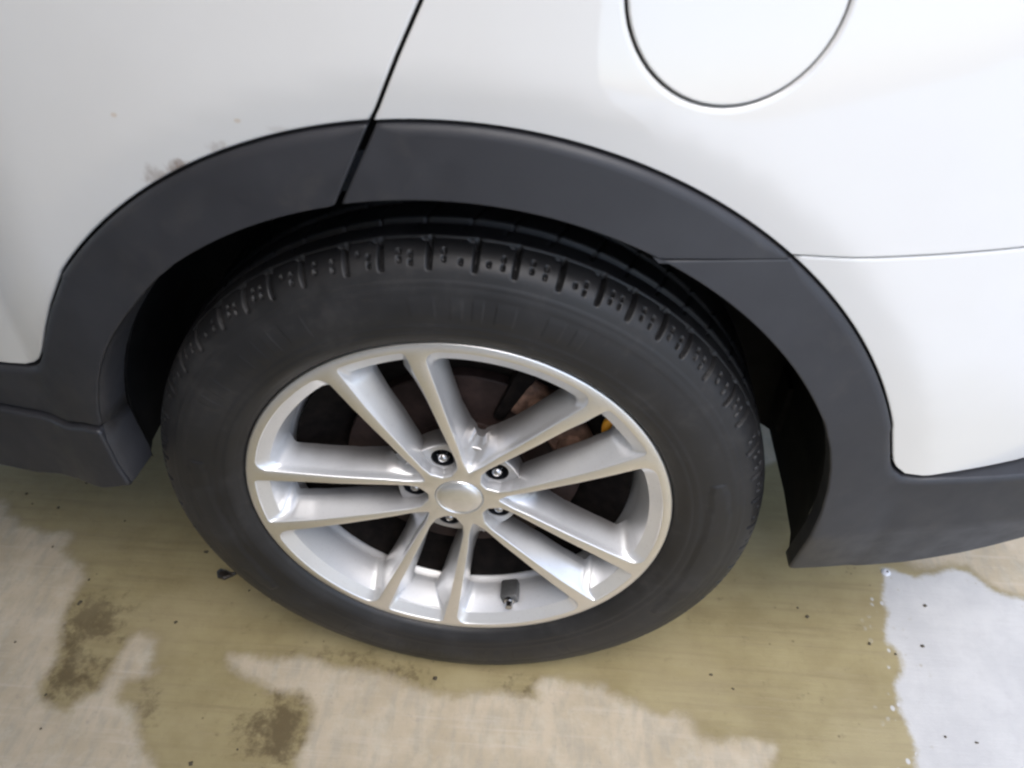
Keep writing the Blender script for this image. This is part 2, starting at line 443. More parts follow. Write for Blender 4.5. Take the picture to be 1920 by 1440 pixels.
def inside2d(q, loops):
    r = np.zeros(len(q), bool)
    for P in loops:
        for (x0, y0), (x1, y1) in zip(P, np.roll(P, -1, 0)):
            if y0 == y1: continue
            c = ((y0 > q[:, 1]) != (y1 > q[:, 1])) & (q[:, 0] < (x1 - x0) * (q[:, 1] - y0) / (y1 - y0) + x0)
            r ^= c
    return r

def cdt(loops, extra=None):
    """triangulate the area inside loops[0] minus the others; returns 2D verts, faces, index of every loop vertex"""
    V, E, off = [], [], []
    for P in loops:
        b = len(V)
        off.append(b)
        V += [Vector((float(p[0]), float(p[1]))) for p in P]
        E += [(b + i, b + (i + 1) % len(P)) for i in range(len(P))]
    nb = len(V)
    if extra is not None:
        V += [Vector((float(p[0]), float(p[1]))) for p in extra]
    ov, _, of, vo, _, _ = delaunay_2d_cdt(V, E, [], 0, 1e-7)
    ov = np.array([(v.x, v.y) for v in ov])
    tri = np.array([f for f in of if len(f) == 3])
    cen = ov[tri].mean(1)
    keep = inside2d(cen, [p[:, :2] for p in loops])
    m = {}
    for i, orig in enumerate(vo):
        for k in orig: m[k] = i
    return ov, tri[keep], [[m[o + i] for i in range(len(P))] for o, P in zip(off, loops)]

def panel(name, outline, yfun, mat, holes=(), roll=1.0, h=0.004, thick=0.014, step=0.008, grid=0.016, parent=car, bev=0.003):
    """a pressed body panel: face follows yfun(x, z), every rim is rolled over by its own bevel width and returns inwards"""
    loops = []
    for L in [outline, *holes]:
        P = resample([(p[0], p[1], p[2] if len(p) > 2 else bev) for p in L], step)
        loops.append(P)
    for i, P in enumerate(loops):
        if (area2d(P) > 0) != (i == 0):
            loops[i] = P[::-1].copy()
    rings = []
    for P in loops:
        nrm = normals2d(P[:, :2])
        rr = []
        for a in (0, 22, 45, 68, 90):
            a = R(a)
            rr.append((P[:, :2] + nrm * (P[:, 2:3] * (math.sin(a) - 1)), np.full(len(P), h * (1 - math.cos(a)))))
        rr.append((P[:, :2], np.full(len(P), h + thick)))
        rings.append(rr)
    x0, z0 = loops[0][:, 0].min(), loops[0][:, 1].min()
    x1, z1 = loops[0][:, 0].max(), loops[0][:, 1].max()
    xs, zs = np.meshgrid(np.arange(x0, x1, grid), np.arange(z0, z1, grid))
    q = np.c_[xs.ravel(), zs.ravel()]
    q = q[inside2d(q, [rr[0][0] for rr in rings])]
    allb = np.vstack([rr[0][0] for rr in rings])
    d = np.array([np.min((allb[:, 0] - a) ** 2 + (allb[:, 1] - b) ** 2) for a, b in q]) if len(q) else np.zeros(0)
    q = q[d > (grid * 0.45) ** 2] if len(q) else q
    ov, tri, lid = cdt([rr[0][0] for rr in rings], q)
    V = [(a, yfun(np.array(a), np.array(b)), b + ZC) for a, b in ov]
    V = [(float(a), float(b), float(c)) for a, b, c in V]
    F = [tuple(int(i) for i in t) for t in tri]
    for rr, ids in zip(rings, lid):
        prev = ids
        for P2, dep in rr[1:]:
            y = yfun(P2[:, 0], P2[:, 1]) + dep
            b = len(V)
            V += [(float(a), float(c), float(z + ZC)) for (a, z), c in zip(P2, y)]
            cur = list(range(b, b + len(P2)))
            for i in range(len(P2)):
                j = (i + 1) % len(P2)
                F.append((prev[i], prev[j], cur[j], cur[i]))
            prev = cur
    def fn(x, z):
        e = .0015
        gx_ = (yfun(x + e, z) - yfun(x - e, z)) / (2 * e)
        gz_ = (yfun(x, z + e) - yfun(x, z - e)) / (2 * e)
        n_ = np.stack([gx_, -np.ones_like(gx_), gz_], -1)
        return n_ / np.linalg.norm(n_, axis=-1, keepdims=True)
    N = [fn(ov[:, 0], ov[:, 1])]
    for P, rr in zip(loops, rings):
        lat = normals2d(P[:, :2]); lat /= np.linalg.norm(lat, axis=1)[:, None]
        lat3 = np.c_[lat[:, 0], np.zeros(len(P)), lat[:, 1]]
        for q_, (P2, _) in enumerate(rr[1:]):
            a_ = R((22, 45, 68, 90, 90)[q_])
            n_ = fn(P2[:, 0], P2[:, 1]) * math.cos(a_) + lat3 * math.sin(a_) * (roll if q_ < 3 else 1)
            N.append(n_ / np.linalg.norm(n_, axis=1)[:, None])
    N = np.vstack(N)
    me = bpy.data.meshes.new(name)
    me.from_pydata(V, [], F)
    me.materials.append(mat)
    me.polygons.foreach_set("use_smooth", [True] * len(me.polygons))
    # face winding follows the analytic normals
    bm = bmesh.new(); bm.from_mesh(me); bm.faces.ensure_lookup_table()
    for f in bm.faces:
        f.normal_update()
        if f.normal.dot(Vector(sum((N[v.index] for v in f.verts), np.zeros(3)))) < 0: f.normal_flip()
    bm.to_mesh(me); bm.free()
    me.normals_split_custom_set_from_vertices(N.tolist())
    me.update()
    o = bpy.data.objects.new(name, me)
    COL.objects.link(o)
    o.parent = parent
    return o

def arc(r, a0, a1, n, b=None, cx=0, cz=0):
    return [(cx + r * math.cos(R(a)), cz + r * math.sin(R(a))) + ((b,) if b is not None else ()) for a in np.linspace(a0, a1, n)]

def arcb(r, a0, a1, n, b0, b1):
    return [(r * math.cos(R(a)), r * math.sin(R(a)), b_) for a, b_ in zip(np.linspace(a0, a1, n), np.linspace(b0, b1, n))]

RO = 0.4925          # radius of the painted arch opening
# left end of the arch opening, traced from the moulding
LEFT_OUT = [(-.3665,.328),(-.3945,.2877),(-.416,.2527),(-.4335,.2228),(-.4405,.2125),(-.4481,.2030),(-.4575,.1955),(-.4699,.1905),(-.5051,.186)]
RIGHT_OUT = [(.4569,.1805),(.4676,.1466),(.4715,.136),(.4770,.1275),(.4885,.1180),(.5085,.1150),(.5326,.1155),(.6200,.1130),(.72,.117),(1.0,.135)]
CUT = [(-.0455,.4905),(-.040,.500),(-.020,.541),(.001,.581),(.06,.695),(.12,.80)]
G = .0018            # half of a shut line

door = panel("rear_door",
    [(x - G, z) for x, z in CUT[::-1]] + arc(RO, 96.2, 138, 40) + LEFT_OUT + [(-1.25,.184),(-1.25,.80)],
    y_body, M_PAINT, bev=.003)
FC, FR = (.2312,.5901), .0822
quarter = panel("quarter_panel",
    arc(RO, 51.0, 94.9, 40) + [(x + G, z) for x, z in CUT] + [(1.0,.80),(1.0,.3835)],
    y_body, M_PAINT, holes=[arc(FR + .0012, 0, 354, 60, .0045, *FC)], bev=.002, roll=.45)
fuel = panel("fuel_flap", arc(FR - .0012, 0, 354, 60, .0025, *FC), lambda x, z: y_body(x, z) - .0005, M_PAINT, bev=.002)
bumper = panel("rear_bumper",
    [(1.0,.3812)] + arc(RO, 50.7, 22.5, 26) + RIGHT_OUT,
    y_body, M_PAINT, bev=.002, roll=.45)

RC = 0.4902          # outer radius of the plastic moulding
B, S = .009, .0025
LI_A = [128, 132, 136.3, 140, 143.2, 147, 150.1, 153.5, 156.6, 159.5]
LI_R = [.4278, .4258, .4242, .4236, .4228, .4208, .4183, .4148, .4115, .4075]
LEFT_IN = [(r_ * math.cos(R(a_)), r_ * math.sin(R(a_))) for a_, r_ in zip(LI_A, LI_R)]
inn = lambda L: [(x, z, S) for x, z in L]
moul1 = panel("arch_moulding",
    [(-.0485,.4872,S),(-.0815,.4222,S)] + arc(.4290, 101.6, 124, 24, S) + inn(LEFT_IN) +
    [(-.4035,.1405,S),(-.435,.128,S),(-.4686,.1225,S),(-.51,.121,S),(-1.25,.121,S),(-1.25,.1818,B)] +
    [(x + .0022, z - .0022, B) for x, z in LEFT_OUT[::-1]] + arc(RC, 138, 100, 40, B) + arcb(RC, 99, 95.9, 5, B, S),
    y_clad, M_CLAD, h=.005, thick=.02, roll=.55)
moul2 = panel("arch_moulding",
    arcb(RC, 94.8, 92, 5, S, B) + arc(RC, 91, 55.0, 40, B) + arcb(RC, 54.2, 51.1, 5, B, .0015) + [(.195,.3835,.0015)] + arc(.4297, 63.5, 99.6, 34, S) + [(-.0755,.4235,S)],
    y_clad, M_CLAD, h=.005, thick=.02, roll=.55)
moul3 = panel("bumper_moulding",
    [(.196,.3815,.0015)] + arcb(RC, 51.0, 48, 5, .0015, B) + arc(RC, 47.2, 22.5, 26, B) + [(x - .0025, z - .0025, B) for x, z in RIGHT_OUT[:-1]] + [(1.0,.1425,B)] +
    [(1.0,.06,S),(.80,-.002,S),(.74,-.018,S),(.6912,-.031,S),(.6197,-.052,S),(.5494,-.067,S),(.4962,-.0735,S),(.4065,-.0575,S)] +
    inn([(.4068,-.0098),(.4070,.0334),(.4085,.0726),(.4065,.1083),(.4015,.1393),(.3938,.1674),(.3800,.2016)]) + arc(.4295, 29.5, 63.2, 34, S),
    y_clad, M_CLAD, h=.005, thick=.02, roll=.55)
sill = panel("sill_panel",
    [(-.3815,.1400),(-.3800,.1234),(-.3785,.0875),(-.3755,.070),(-.3730,.056),(-.425,.0370),(-.4662,.0245),(-.5288,.0129),(-.5837,.0140),(-1.25,.018),(-1.25,.1185),(-.51,.1185),(-.4686,.120),(-.435,.1255),(-.4035,.138)],
    y_sill, M_CLAD, h=.004, thick=.03, bev=.004)

# inner return of the front leg of the arch, then the wheel-house liner
def strip(name, rows, mat, parent=car, smooth=True):
    n = len(rows[0])
    V = [v for r_ in rows for v in r_]
    F = [(k * n + i, k * n + i + 1, (k + 1) * n + i + 1, (k + 1) * n + i) for k in range(len(rows) - 1) for i in range(n - 1)]
    return mesh_obj(name, V, F, mat, parent, smooth)

def yq(x, z): return float(y_clad(np.array(x), np.array(z)))
FL0_TAIL = [(-.3818,.142),(-.3802,.1234),(-.3797,.105),(-.3788,.0875),(-.3760,.070),(-.3735,.057)]
FL1_TAIL = [(-.3735,.1415),(-.3720,.1234),(-.3712,.105),(-.3695,.0875),(-.3680,.070),(-.3700,.054)]
fl0 = [(p * .9985, q * .9985) for p, q in LEFT_IN] + FL0_TAIL
fl1 = [((r_ - d_) * math.cos(R(a_)), (r_ - d_) * math.sin(R(a_))) for a_, r_, d_ in zip(LI_A, LI_R, (.001, .0025, .0045, .0060, .0075, .0085, .009, .0093, .0095, .0096))] + FL1_TAIL
strip("arch_return", [
    [(x, (yq(x, z) if z > .13 else float(y_sill(np.array(x), np.array(z)))) + .0045, z + ZC) for x, z in fl0],
    [(x * .3 + a * .7, (yq(x, z) if z > .13 else float(y_sill(np.array(x), np.array(z)))) + .012, z + ZC) for (x, z), (a, b) in zip(fl0, fl1)],
    [(x, yq(x, z) + .045, z + ZC) for x, z in fl1]], M_CLAD)

rows = []
prof = [(-0.010, 0.000), (0.02, 0.004), (0.05, 0.012), (0.12, 0.016), (0.24, 0.016), (0.262, -0.01), (0.27, -0.10), (0.272, -0.25)]
angs = np.linspace(-8.5, 174, 110)
for y, dr in prof:
    row = []
    for a in angs:
        rb = np.interp(a, [-9, -1, 5, 10, 15, 19, 23, 28, 132, 138, 150, 157, 163, 168, 174, 180, 190], [.413,.411,.412,.4185,.424,.4285,.4315,.434,.4265,.421,.4105,.4045,.396,.386,.379,.378,.40])
        rr = rb + dr
        row.append((rr * math.cos(R(a)), max(y, float(np.interp(a, [130, 145], [0, .024]))), rr * math.sin(R(a)) + ZC))
    rows.append(row)
strip("wheel_arch_liner", rows, M_LINER)

# dark inner structure behind the shut lines, and the underside
def box_mesh(bounds):
    x0, x1, y0, y1, z0, z1 = bounds
    V = [(x, y, z) for z in (z0, z1) for y in (y0, y1) for x in (x0, x1)]
    F = [(0, 2, 3, 1), (4, 5, 7, 6), (0, 1, 5, 4), (2, 6, 7, 3), (0, 4, 6, 2), (1, 3, 7, 5)]
    return V, F
P_in = arc(.4995, 0, 180, 60)
back = panel("inner_body", [(1.0, .11), (1.0, .80), (-1.25, .80), (-1.25, .15)] + arc(.458, 160, 4, 60) + [(.53, .03), (.70,.05)],
             lambda x, z: np.maximum(y_body(x, z), y_clad(x, z)) + .022, M_VOID, thick=.01, step=.02, grid=.04)
V, F = box_mesh((-1.25, -0.42, 0.14, 1.62, ZC + .01, ZC + .08))
V2, F2 = box_mesh((0.42, 0.95, 0.20, 1.55, ZC - .03, ZC + .05))
V3, F3 = box_mesh((-0.45, 0.45, 0.275, 1.40, ZC - .06, ZC + .30))
VV = V + V2 + V3
FF = F + [tuple(i + 8 for i in f) for f in F2] + [tuple(i + 16 for i in f) for f in F3]
mesh_obj("underbody", VV, FF, M_LINER, car, smooth=False)

# ------------------------------------------------------------------ the wheel
wheel = empty("wheel", car, (0, 0, ZC))

# ---- tyre
cp = np.array([(.030,.2410),(.018,.2500),(.006,.2565),(-.001,.2600),(-.0065,.2650),(-.0105,.2700),(-.0115,.2745),(-.0125,.2790),(-.0150,.2880),(-.0165,.3000),(-.0165,.3100),(-.0150,.3200),(-.0120,.3310),(-.0080,.3410),(-.0025,.3505),(.0045,.3580),(.0120,.3630),(.0220,.3668),(.0350,.3690),(.0550,.3702),(.0800,.3707),(.1030,.3708)])
seg = np.r_[0, np.cumsum(np.hypot(*np.diff(cp, axis=0).T))]
cp[:, 1] = np.where(cp[:, 1] > .257, .257 + (cp[:, 1] - .257) * .965, cp[:, 1])
cp[:, 0] = np.where(cp[:, 0] < 0, cp[:, 0] * .72, cp[:, 0])
seg = np.r_[0, np.cumsum(np.hypot(*np.diff(cp, axis=0).T))]
def catmull(s):
    t = np.interp(s, seg, np.arange(len(cp)))
    i = np.clip(t.astype(int), 0, len(cp) - 2)
    u = (t - i)[:, None]
    g = lambda j: cp[np.clip(j, 0, len(cp) - 1)]
    p0, p1, p2, p3 = g(i - 1), g(i), g(i + 1), g(i + 2)
    return 0.5 * (2 * p1 + (p2 - p0) * u + (2 * p0 - 5 * p1 + 4 * p2 - p3) * u ** 2 + (3 * p1 - p0 - 3 * p2 + p3) * u ** 3)
s_sh0 = np.interp(.337, cp[:, 1], seg)
s_sh1 = seg[19]
S_ = np.concatenate([np.arange(0, s_sh0, .0032), np.arange(s_sh0, s_sh1 + .006, .0013), np.linspace(s_sh1 + .008, seg[-1], 22)])
PR = catmull(S_)
tn = np.gradient(PR, axis=0)
tn /= np.linalg.norm(tn, axis=1)[:, None]
NR = np.c_[-tn[:, 1], tn[:, 0]]                    # (y, r) outward
NR[(NR * (PR - np.array([.1, .30]))).sum(1) < 0] *= -1
random.seed(5)
nblk, nsub = 56, 30
pitch = np.array([random.choice([.86, .95, 1.0, 1.08, 1.16]) for _ in range(nblk)])
pitch = pitch / pitch.sum() * 2 * np.pi
th, blk, loc = [], [], []
a = 0.013
for i, p in enumerate(pitch):
    for k in range(nsub):
        th.append(a + p * k / nsub); blk.append(i); loc.append(k / nsub)
    a += p
th, blk, loc = np.array(th), np.array(blk), np.array(loc)
arcl = .362 * pitch[blk]
yy, rr = PR[:, 0][:, None], PR[:, 1][:, None]
ss = S_[:, None]
D = np.zeros((len(S_), len(th)))
def ss_(a, b, x):
    t = np.clip((x - a) / (b - a), 0, 1); return t * t * (3 - 2 * t)
dist0 = (np.minimum(loc, 1 - loc) * arcl)[None, :]            # metres to the block boundary
s_a = np.interp(.3455, cp[:, 1], seg); s_b = np.interp(.027, cp[13:, 0], seg[13:])
in_lat = ss_(s_a - .001, s_a + .003, ss) * (1 - ss_(s_b + .001, s_b + .003, ss))
grow = .55 + .45 * ss_(s_a, s_a + .012, ss)
D += .0105 * in_lat * grow * (1 - ss_(.0014, .0029, dist0))
# T-heads and the narrow circumferential groove
D += .0045 * np.exp(-((ss - s_b) / .0014) ** 4) * np.ones_like(dist0)
D += .004 * ss_(s_b - .007, s_b - .004, ss) * (1 - ss_(s_b, s_b + .002, ss)) * (1 - ss_(.003, .0055, np.abs((loc * arcl)[None, :] - .0045)))
# sipes: two rows of dimples in each block
nb_r = np.random.default_rng(11)
jx = nb_r.uniform(-.05, .05, (nblk, 2)); js = nb_r.uniform(-.0012, .0012, (nblk, 2)); on = nb_r.random((nblk, 2, 3)) > .05
for q_, (cx, offs) in enumerate(((.34, 0.0), (.66, .0025))):
    dx = np.abs((loc - cx - jx[blk, q_]) * arcl)[None, :]
    for w_, m in enumerate((.0080, .0165)):
        dS = np.abs(ss - (s_a + m + offs + js[blk, q_][None, :]))
        D += .0070 * on[blk, q_, w_][None, :] * (1 - ss_(.0005, .0018, dx)) * (1 - ss_(.0016, .0034, dS))
# main tread grooves and slanted cuts further in
s_c = np.interp(.054, cp[13:, 0], seg[13:])
s_d = np.interp(.092, cp[13:, 0], seg[13:])
for s0, wd in ((s_c, .0052), (s_d, .0052)):
    D += .007 * np.exp(-((ss - s0) / wd) ** 6) * np.ones_like(dist0)
sl = np.abs((((loc + (ss - s_b) * 9.0) % 1.0) - .5) * arcl[None, :])
D += .0025 * ss_(s_b + .010, s_b + .014, ss) * (1 - ss_(.0006, .0018, sl))
# sidewall relief: rings, rim protector, raised decor panels
for r0, wdt, hh in ((.3345, .0012, .0016), (.3270, .0010, .0009), (.2855, .0014, .0013), (.2770, .0035, .0016), (.2672, .001, -.0007)):
    sr = np.interp(r0, cp[:, 1], seg)
    D -= hh * np.exp(-((ss - sr) / wdt) ** 2) * np.ones_like(dist0)
thd = np.degrees(th)
for a0, a1, r0, r1, hh, slant in ((-34, 16, .2935, .3245, .0018, 1), (62, 96, .2960, .3200, .0004, 0), (112, 150, .2960, .3215, .0004, 0), (166, 214, .2940, .3240, .0016, 1), (236, 300, .2960, .3200, .0004, 0)):
    am = (a0 + a1) / 2; ah = (a1 - a0) / 2
    da = (thd - am + 180) % 360 - 180
    mid = (r0 + r1) / 2; hf = (r1 - r0) / 2
    taper = (1 - .55 * np.clip(np.abs(da) / ah, 0, 1) ** 2) if slant else np.ones_like(da)
    m = (1 - ss_(ah - .6, ah + .1, np.abs(da)))[None, :] * (1 - ss_(hf * taper[None, :] - .0012, hf * taper[None, :], np.abs(rr - mid)))
    if not slant:                                     # worn raised characters: reads as broken relief only
        m = m * (0.5 + 0.5 * np.sign(np.sin(np.radians(thd) * 62 + np.sin(np.radians(thd) * 17) * 2))[None, :]) * (rr > 0)
    D -= hh * m
Y = PR[:, 0][:, None] - D * NR[:, 0][:, None]
RR = PR[:, 1][:, None] - D * NR[:, 1][:, None]
Xw = RR * np.cos(th)[None, :]
Zw = RR * np.sin(th)[None, :]
# flatten the contact patch and bulge the sidewall above it
Zf = np.maximum(Zw, -ZC + .0005)
bul = np.clip((-.20 - Zw) / .12, 0, 1) * np.exp(-(Xw / .12) ** 2) * .002
Y = Y - bul * (PR[:, 0][:, None] < .02)
half = np.stack([Xw, Y, Zf], -1)
# inner half: coarse mirror of the tread and inner wall
cmir = cp[::-1][1:]
hm = np.stack([np.stack([r_ * np.cos(th), np.full(len(th), .206 - y_), np.maximum(r_ * np.sin(th), -ZC + .0005)], -1) for y_, r_ in cmir])
full = np.concatenate([half, hm], 0)
nr, nt = full.shape[:2]
ii = np.arange(nr * nt).reshape(nr, nt)
i2 = np.roll(ii, -1, 1)
TF = np.stack([ii[:-1], i2[:-1], i2[1:], ii[1:]], -1).reshape(-1, 4)
me = bpy.data.meshes.new("tyre")
me.from_pydata(full.reshape(-1, 3).tolist(), [], TF.tolist())
me.materials.append(M_RUB)
me.polygons.foreach_set("use_smooth", [True] * len(me.polygons))
tyre = bpy.data.objects.new("tyre", me)
COL.objects.link(tyre)
tyre.parent = wheel

# ---- rim
def fdepth(r):
    return np.interp(r, [0, .030, .06, .10, .15, .20, .244, .26], [.021, .021, .0185, .0135, .0075, .003, 0, 0])

def fillet_poly(pts, segs=6):
    """pts: (r, angle deg, radius) -> rounded xz polygon, segs+1 points per corner"""
    P = [np.array((r * math.cos(R(a)), r * math.sin(R(a)))) for r, a, _ in pts]
    out = []
    n = len(P)
    for i in range(n):
        p, a, b = P[i], P[i - 1], P[(i + 1) % n]
        u, v = (a - p), (b - p)
        lu, lv = np.linalg.norm(u), np.linalg.norm(v)
        u, v = u / lu, v / lv
        cosw = np.clip(u @ v, -1, 1)
        half = math.acos(cosw) / 2
        t = min(pts[i][2] / math.tan(half) if half < 1.5707 else 0, .47 * lu, .47 * lv)
        for k in range(segs + 1):
            s = k / segs
            q0, q2 = p + u * t, p + v * t
            # rational quadratic = true arc
            wgt = math.sin(half)
            out.append(((1 - s) ** 2 * q0 + 2 * s * (1 - s) * wgt * p + s ** 2 * q2) / ((1 - s) ** 2 + 2 * s * (1 - s) * wgt + s ** 2))
    return np.array(out)

def sym(side, outer):
    """side: inner -> outer (r, half angle, radius); outer: points along the outer arc"""
    lo = [(r, -a, f) for r, a, f in side]
    hi = [(r, a, f) for r, a, f in side][::-1]
    return lo + outer + hi

def ring_poly(side, ro, am, n, inner=None):
    outer = [(ro, a, ro) for a in np.linspace(-am, am, n)]
    p = sym(side, outer)
    if inner: p = inner + p
    return fillet_poly(p)

# big window (inside each V of spokes): four matching outlines from face to back
big = [
    (ring_poly([(.064, 10.2, 18), (.092, 14.6, .05), (.130, 18.3, .08), (.185, 20.8, .2), (.2465, 22.4, .016)], .2465, 14, 5, [(.047, 0, .003)]), None),
    (ring_poly([(.067, 9.2, 18), (.094, 13.8, .05), (.131, 17.6, .08), (.183, 20.1, .2), (.2310, 21.4, .013)], .2310, 14, 5, [(.054, 0, .003)]),
     dict(inner=.009, side=.009, outer=.0095)),
    (ring_poly([(.094, 3.4, .01), (.103, 9.0, .012), (.136, 15.0, .06), (.182, 18.0, .2), (.2215, 19.3, .017)], .2215, 12.5, 5, [(.091, 0, .02)]),
     dict(inner=.022, side=.036, outer=.044)),
    (ring_poly([(.094, 3.2, .01), (.103, 8.8, .012), (.136, 14.8, .06), (.182, 17.8, .2), (.2205, 19.1, .017)], .2205, 12.5, 5, [(.091, 0, .02)]),
     dict(inner=.034, side=.044, outer=.052)),
]
nar_in = lambda r, a, f: [(r, a * 0.0, f)]
nar = [
    (ring_poly([(.0385, 9.0, .004), (.052, 20.5, .008), (.068, 19.6, .02), (.095, 15.8, .05), (.130, 13.2, .2), (.185, 11.2, .2), (.2465, 9.4, .006)], .2465, 6, 3, [(.0375, 0, .03)]), None),
    (ring_poly([(.0395, 8.4, .004), (.053, 19.4, .008), (.0685, 18.6, .02), (.095, 14.9, .05), (.130, 12.3, .2), (.184, 10.4, .2), (.2310, 8.8, .006)], .2310, 5.6, 3, [(.0385, 0, .03)]),
     dict(inner=.006, side=.0035, outer=.0095)),
    (ring_poly([(.0415, 7.4, .004), (.055, 17.6, .008), (.071, 16.4, .02), (.098, 11.6, .05), (.132, 8.2, .2), (.182, 6.2, .2), (.2215, 4.6, .006)], .2215, 2.4, 3, [(.0405, 0, .03)]),
     dict(inner=.018, side=.027, outer=.044)),
    (ring_poly([(.0420, 7.2, .004), (.0555, 17.4, .008), (.0715, 16.2, .02), (.098, 11.3, .05), (.132, 7.9, .2), (.182, 5.9, .2), (.2205, 4.3, .006)], .2205, 2.2, 3, [(.0410, 0, .03)]),
     dict(inner=.022, side=.038, outer=.052)),
]
BASE = 73.4
V, F, FM = [], [], []
loops, rings_all = [], []
def rot2(P, a):
    c, s = math.cos(R(a)), math.sin(R(a))
    return np.c_[P[:, 0] * c - P[:, 1] * s, P[:, 0] * s + P[:, 1] * c]
def dens(P_list, maxlen=.006):
    """subdivide corresponding rings so that the first has no edge longer than maxlen"""
    P0 = P_list[0]
    n = len(P0)
    outs = [[] for _ in P_list]
    for i in range(n):
        j = (i + 1) % n
        m = max(1, int(math.ceil(np.linalg.norm(P0[j] - P0[i]) / maxlen)))
        for k in range(m):
            for o_, P in zip(outs, P_list):
                o_.append(P[i] + (P[j] - P[i]) * k / m)
    return [np.array(o_) for o_ in outs]

def win(defs, rin, ang0):
    Ps = dens([d[0] for d in defs])
    # drop near-duplicate points of the face loop everywhere
    keep = np.linalg.norm(Ps[0] - np.roll(Ps[0], 1, 0), axis=1) > 2e-5
    Ps = [p[keep] for p in Ps]
    r0 = np.hypot(Ps[0][:, 0], Ps[0][:, 1])
    deps = [fdepth(r0)]
    wi = 1 - ss_(rin, rin + .045, r0)
    wo = ss_(.226, .245, r0)
    for d in defs[1:]:
        dd = d[1]
        rel = dd['inner'] * wi + dd['outer'] * wo + dd['side'] * np.clip(1 - wi - wo, 0, 1)
        deps.append(fdepth(r0) * (1 - wo) + rel)
    # rolled edge
    nrm = normals2d(Ps[0])
    if area2d(Ps[0]) < 0: nrm = -nrm
    e = .0011
    seq = [(Ps[0], deps[0]), (Ps[0] - nrm * e * .35, deps[0] + e * .12), (Ps[0] - nrm * e * .8, deps[0] + e * .55), (Ps[0] - nrm * e, deps[0] + e * 1.2)]
    Ps[0] = Ps[0] - nrm * e; deps[0] = deps[0] + e * 1.2
    def lerp(k, t):
        return (Ps[k] * (1 - t) + Ps[k + 1] * t, deps[k] * (1 - t) + deps[k + 1] * t)
    seq += [lerp(0, .5), (Ps[1], deps[1]), lerp(1, .12), lerp(1, .33), lerp(1, .66), (Ps[2], deps[2]), lerp(2, .15), (Ps[3], deps[3])]
    return [(rot2(p, ang0), d_) for p, d_ in seq]

wins = []
for k in range(5):
    wins.append(win(big, .050, BASE + 72 * k))
    wins.append(win(nar, .040, BASE + 36 + 72 * k))
outer = np.array(arc(.2540, 0, 358.5, 240))
innr = np.array(arc(.0305, 0, 355, 72))
ex = []
for r_ in (.034, .2503):
    ex += arc(r_, 0, 357, 120)
ex = np.array(ex)
loops = [outer, innr] + [w_[0][0] for w_ in wins]
ins = inside2d(ex, loops)
ov, tri, lid = cdt(loops, ex[ins])
V = [(float(p[0]), float(fdepth(np.hypot(*p))), float(p[1])) for p in ov]
F = [tuple(int(i) for i in t) for t in tri]
FM = [0] * len(F)
for w_, ids in zip(wins, lid[2:]):
    prev = ids
    for q, (P2, dep) in enumerate(w_[1:]):
        b = len(V)
        V += [(float(p[0]), float(d_), float(p[1])) for p, d_ in zip(P2, dep)]
        n = len(P2)
        for i in range(n):
            j = (i + 1) % n
            F.append((prev[i], prev[j], b + j, b + i))
            FM.append(0 if q < 1 else 1)
        prev = list(range(b, b + n))
def lathe(prof, ids=None, n=240, mi=1, start=None):
    """surface of revolution about the wheel axis; start = existing ring of vertex ids"""
    prev = start
    for (r_, y_) in prof:
        b = len(V)
        m = n if start is None else len(start)
        if start is None:
            pts = arc(r_, 0, 360 - 360 / n, n)
        else:
            pts = [(V[i][0] / math.hypot(V[i][0], V[i][2]) * r_, V[i][2] / math.hypot(V[i][0], V[i][2]) * r_) for i in start]
        V.extend((p[0], y_, p[1]) for p in pts)
        cur = list(range(b, b + m))
        if prev is not None:
            for i in range(m):
                j = (i + 1) % m
                F.append((prev[i], prev[j], cur[j], cur[i])); FM.append(mi)
        prev = cur
lathe([(.2556, .0004), (.2566, .0014), (.2570, .003), (.2568, .007), (.2545, .013), (.250, .03), (.240, .04)], start=lid[0], mi=0)
lathe([(.0300, .0216), (.0296, .024), (.0294, .05)], start=lid[1])
lathe([(.2305, .010), (.2270, .030), (.2235, .053), (.2175, .066), (.2060, .085), (.2030, .10), (.2030, .19), (.220, .203), (.240, .206)], n=200)
# hub pad with five lug pockets
PADY = .0345
lug = [BASE + 36 + 72 * k for k in range(5)]
LR = .0575
po = np.array(arc(.0775, 0, 357, 120))
pi_ = np.array(arc(.0295, 0, 352, 45))
hl = [np.array(arc(.0148, 0, 350, 36, None, LR * math.cos(R(a)), LR * math.sin(R(a)))) for a in lug]
ov, tri, lid2 = cdt([po, pi_] + hl)
b0 = len(V)
V += [(float(p[0]), PADY, float(p[1])) for p in ov]
F += [tuple(int(i) + b0 for i in t) for t in tri]; FM += [1] * len(tri)
for ids, c in [(lid2[0], None)]:
    prev = [b0 + i for i in ids]
    for rr_, yy_ in ((.0785, .0355), (.0790, .038), (.0790, .064)):
        b = len(V)
        V += [(float(p[0] / .0775 * rr_), yy_, float(p[1] / .0775 * rr_)) for p in po]
        n = len(po)
        for i in range(n):
            j = (i + 1) % n
            F.append((prev[i], prev[j], b + j, b + i)); FM.append(1)
        prev = list(range(b, b + n))
for ids, a, H in zip(lid2[2:], lug, hl):
    cx, cz = LR * math.cos(R(a)), LR * math.sin(R(a))
    prev = [b0 + i for i in ids]
    for sc_, dy in ((.97, .0012), (.95, .004), (.93, .022), (.0, .022)):
        b = len(V)
        V += [(cx + (p[0] - cx) * sc_, PADY + dy, cz + (p[1] - cz) * sc_) for p in H]
        n = len(H)
        for i in range(n):
            j = (i + 1) % n
            F.append((prev[i], prev[j], b + j, b + i)); FM.append(2 if dy > .0015 else 1)
        prev = list(range(b, b + n))
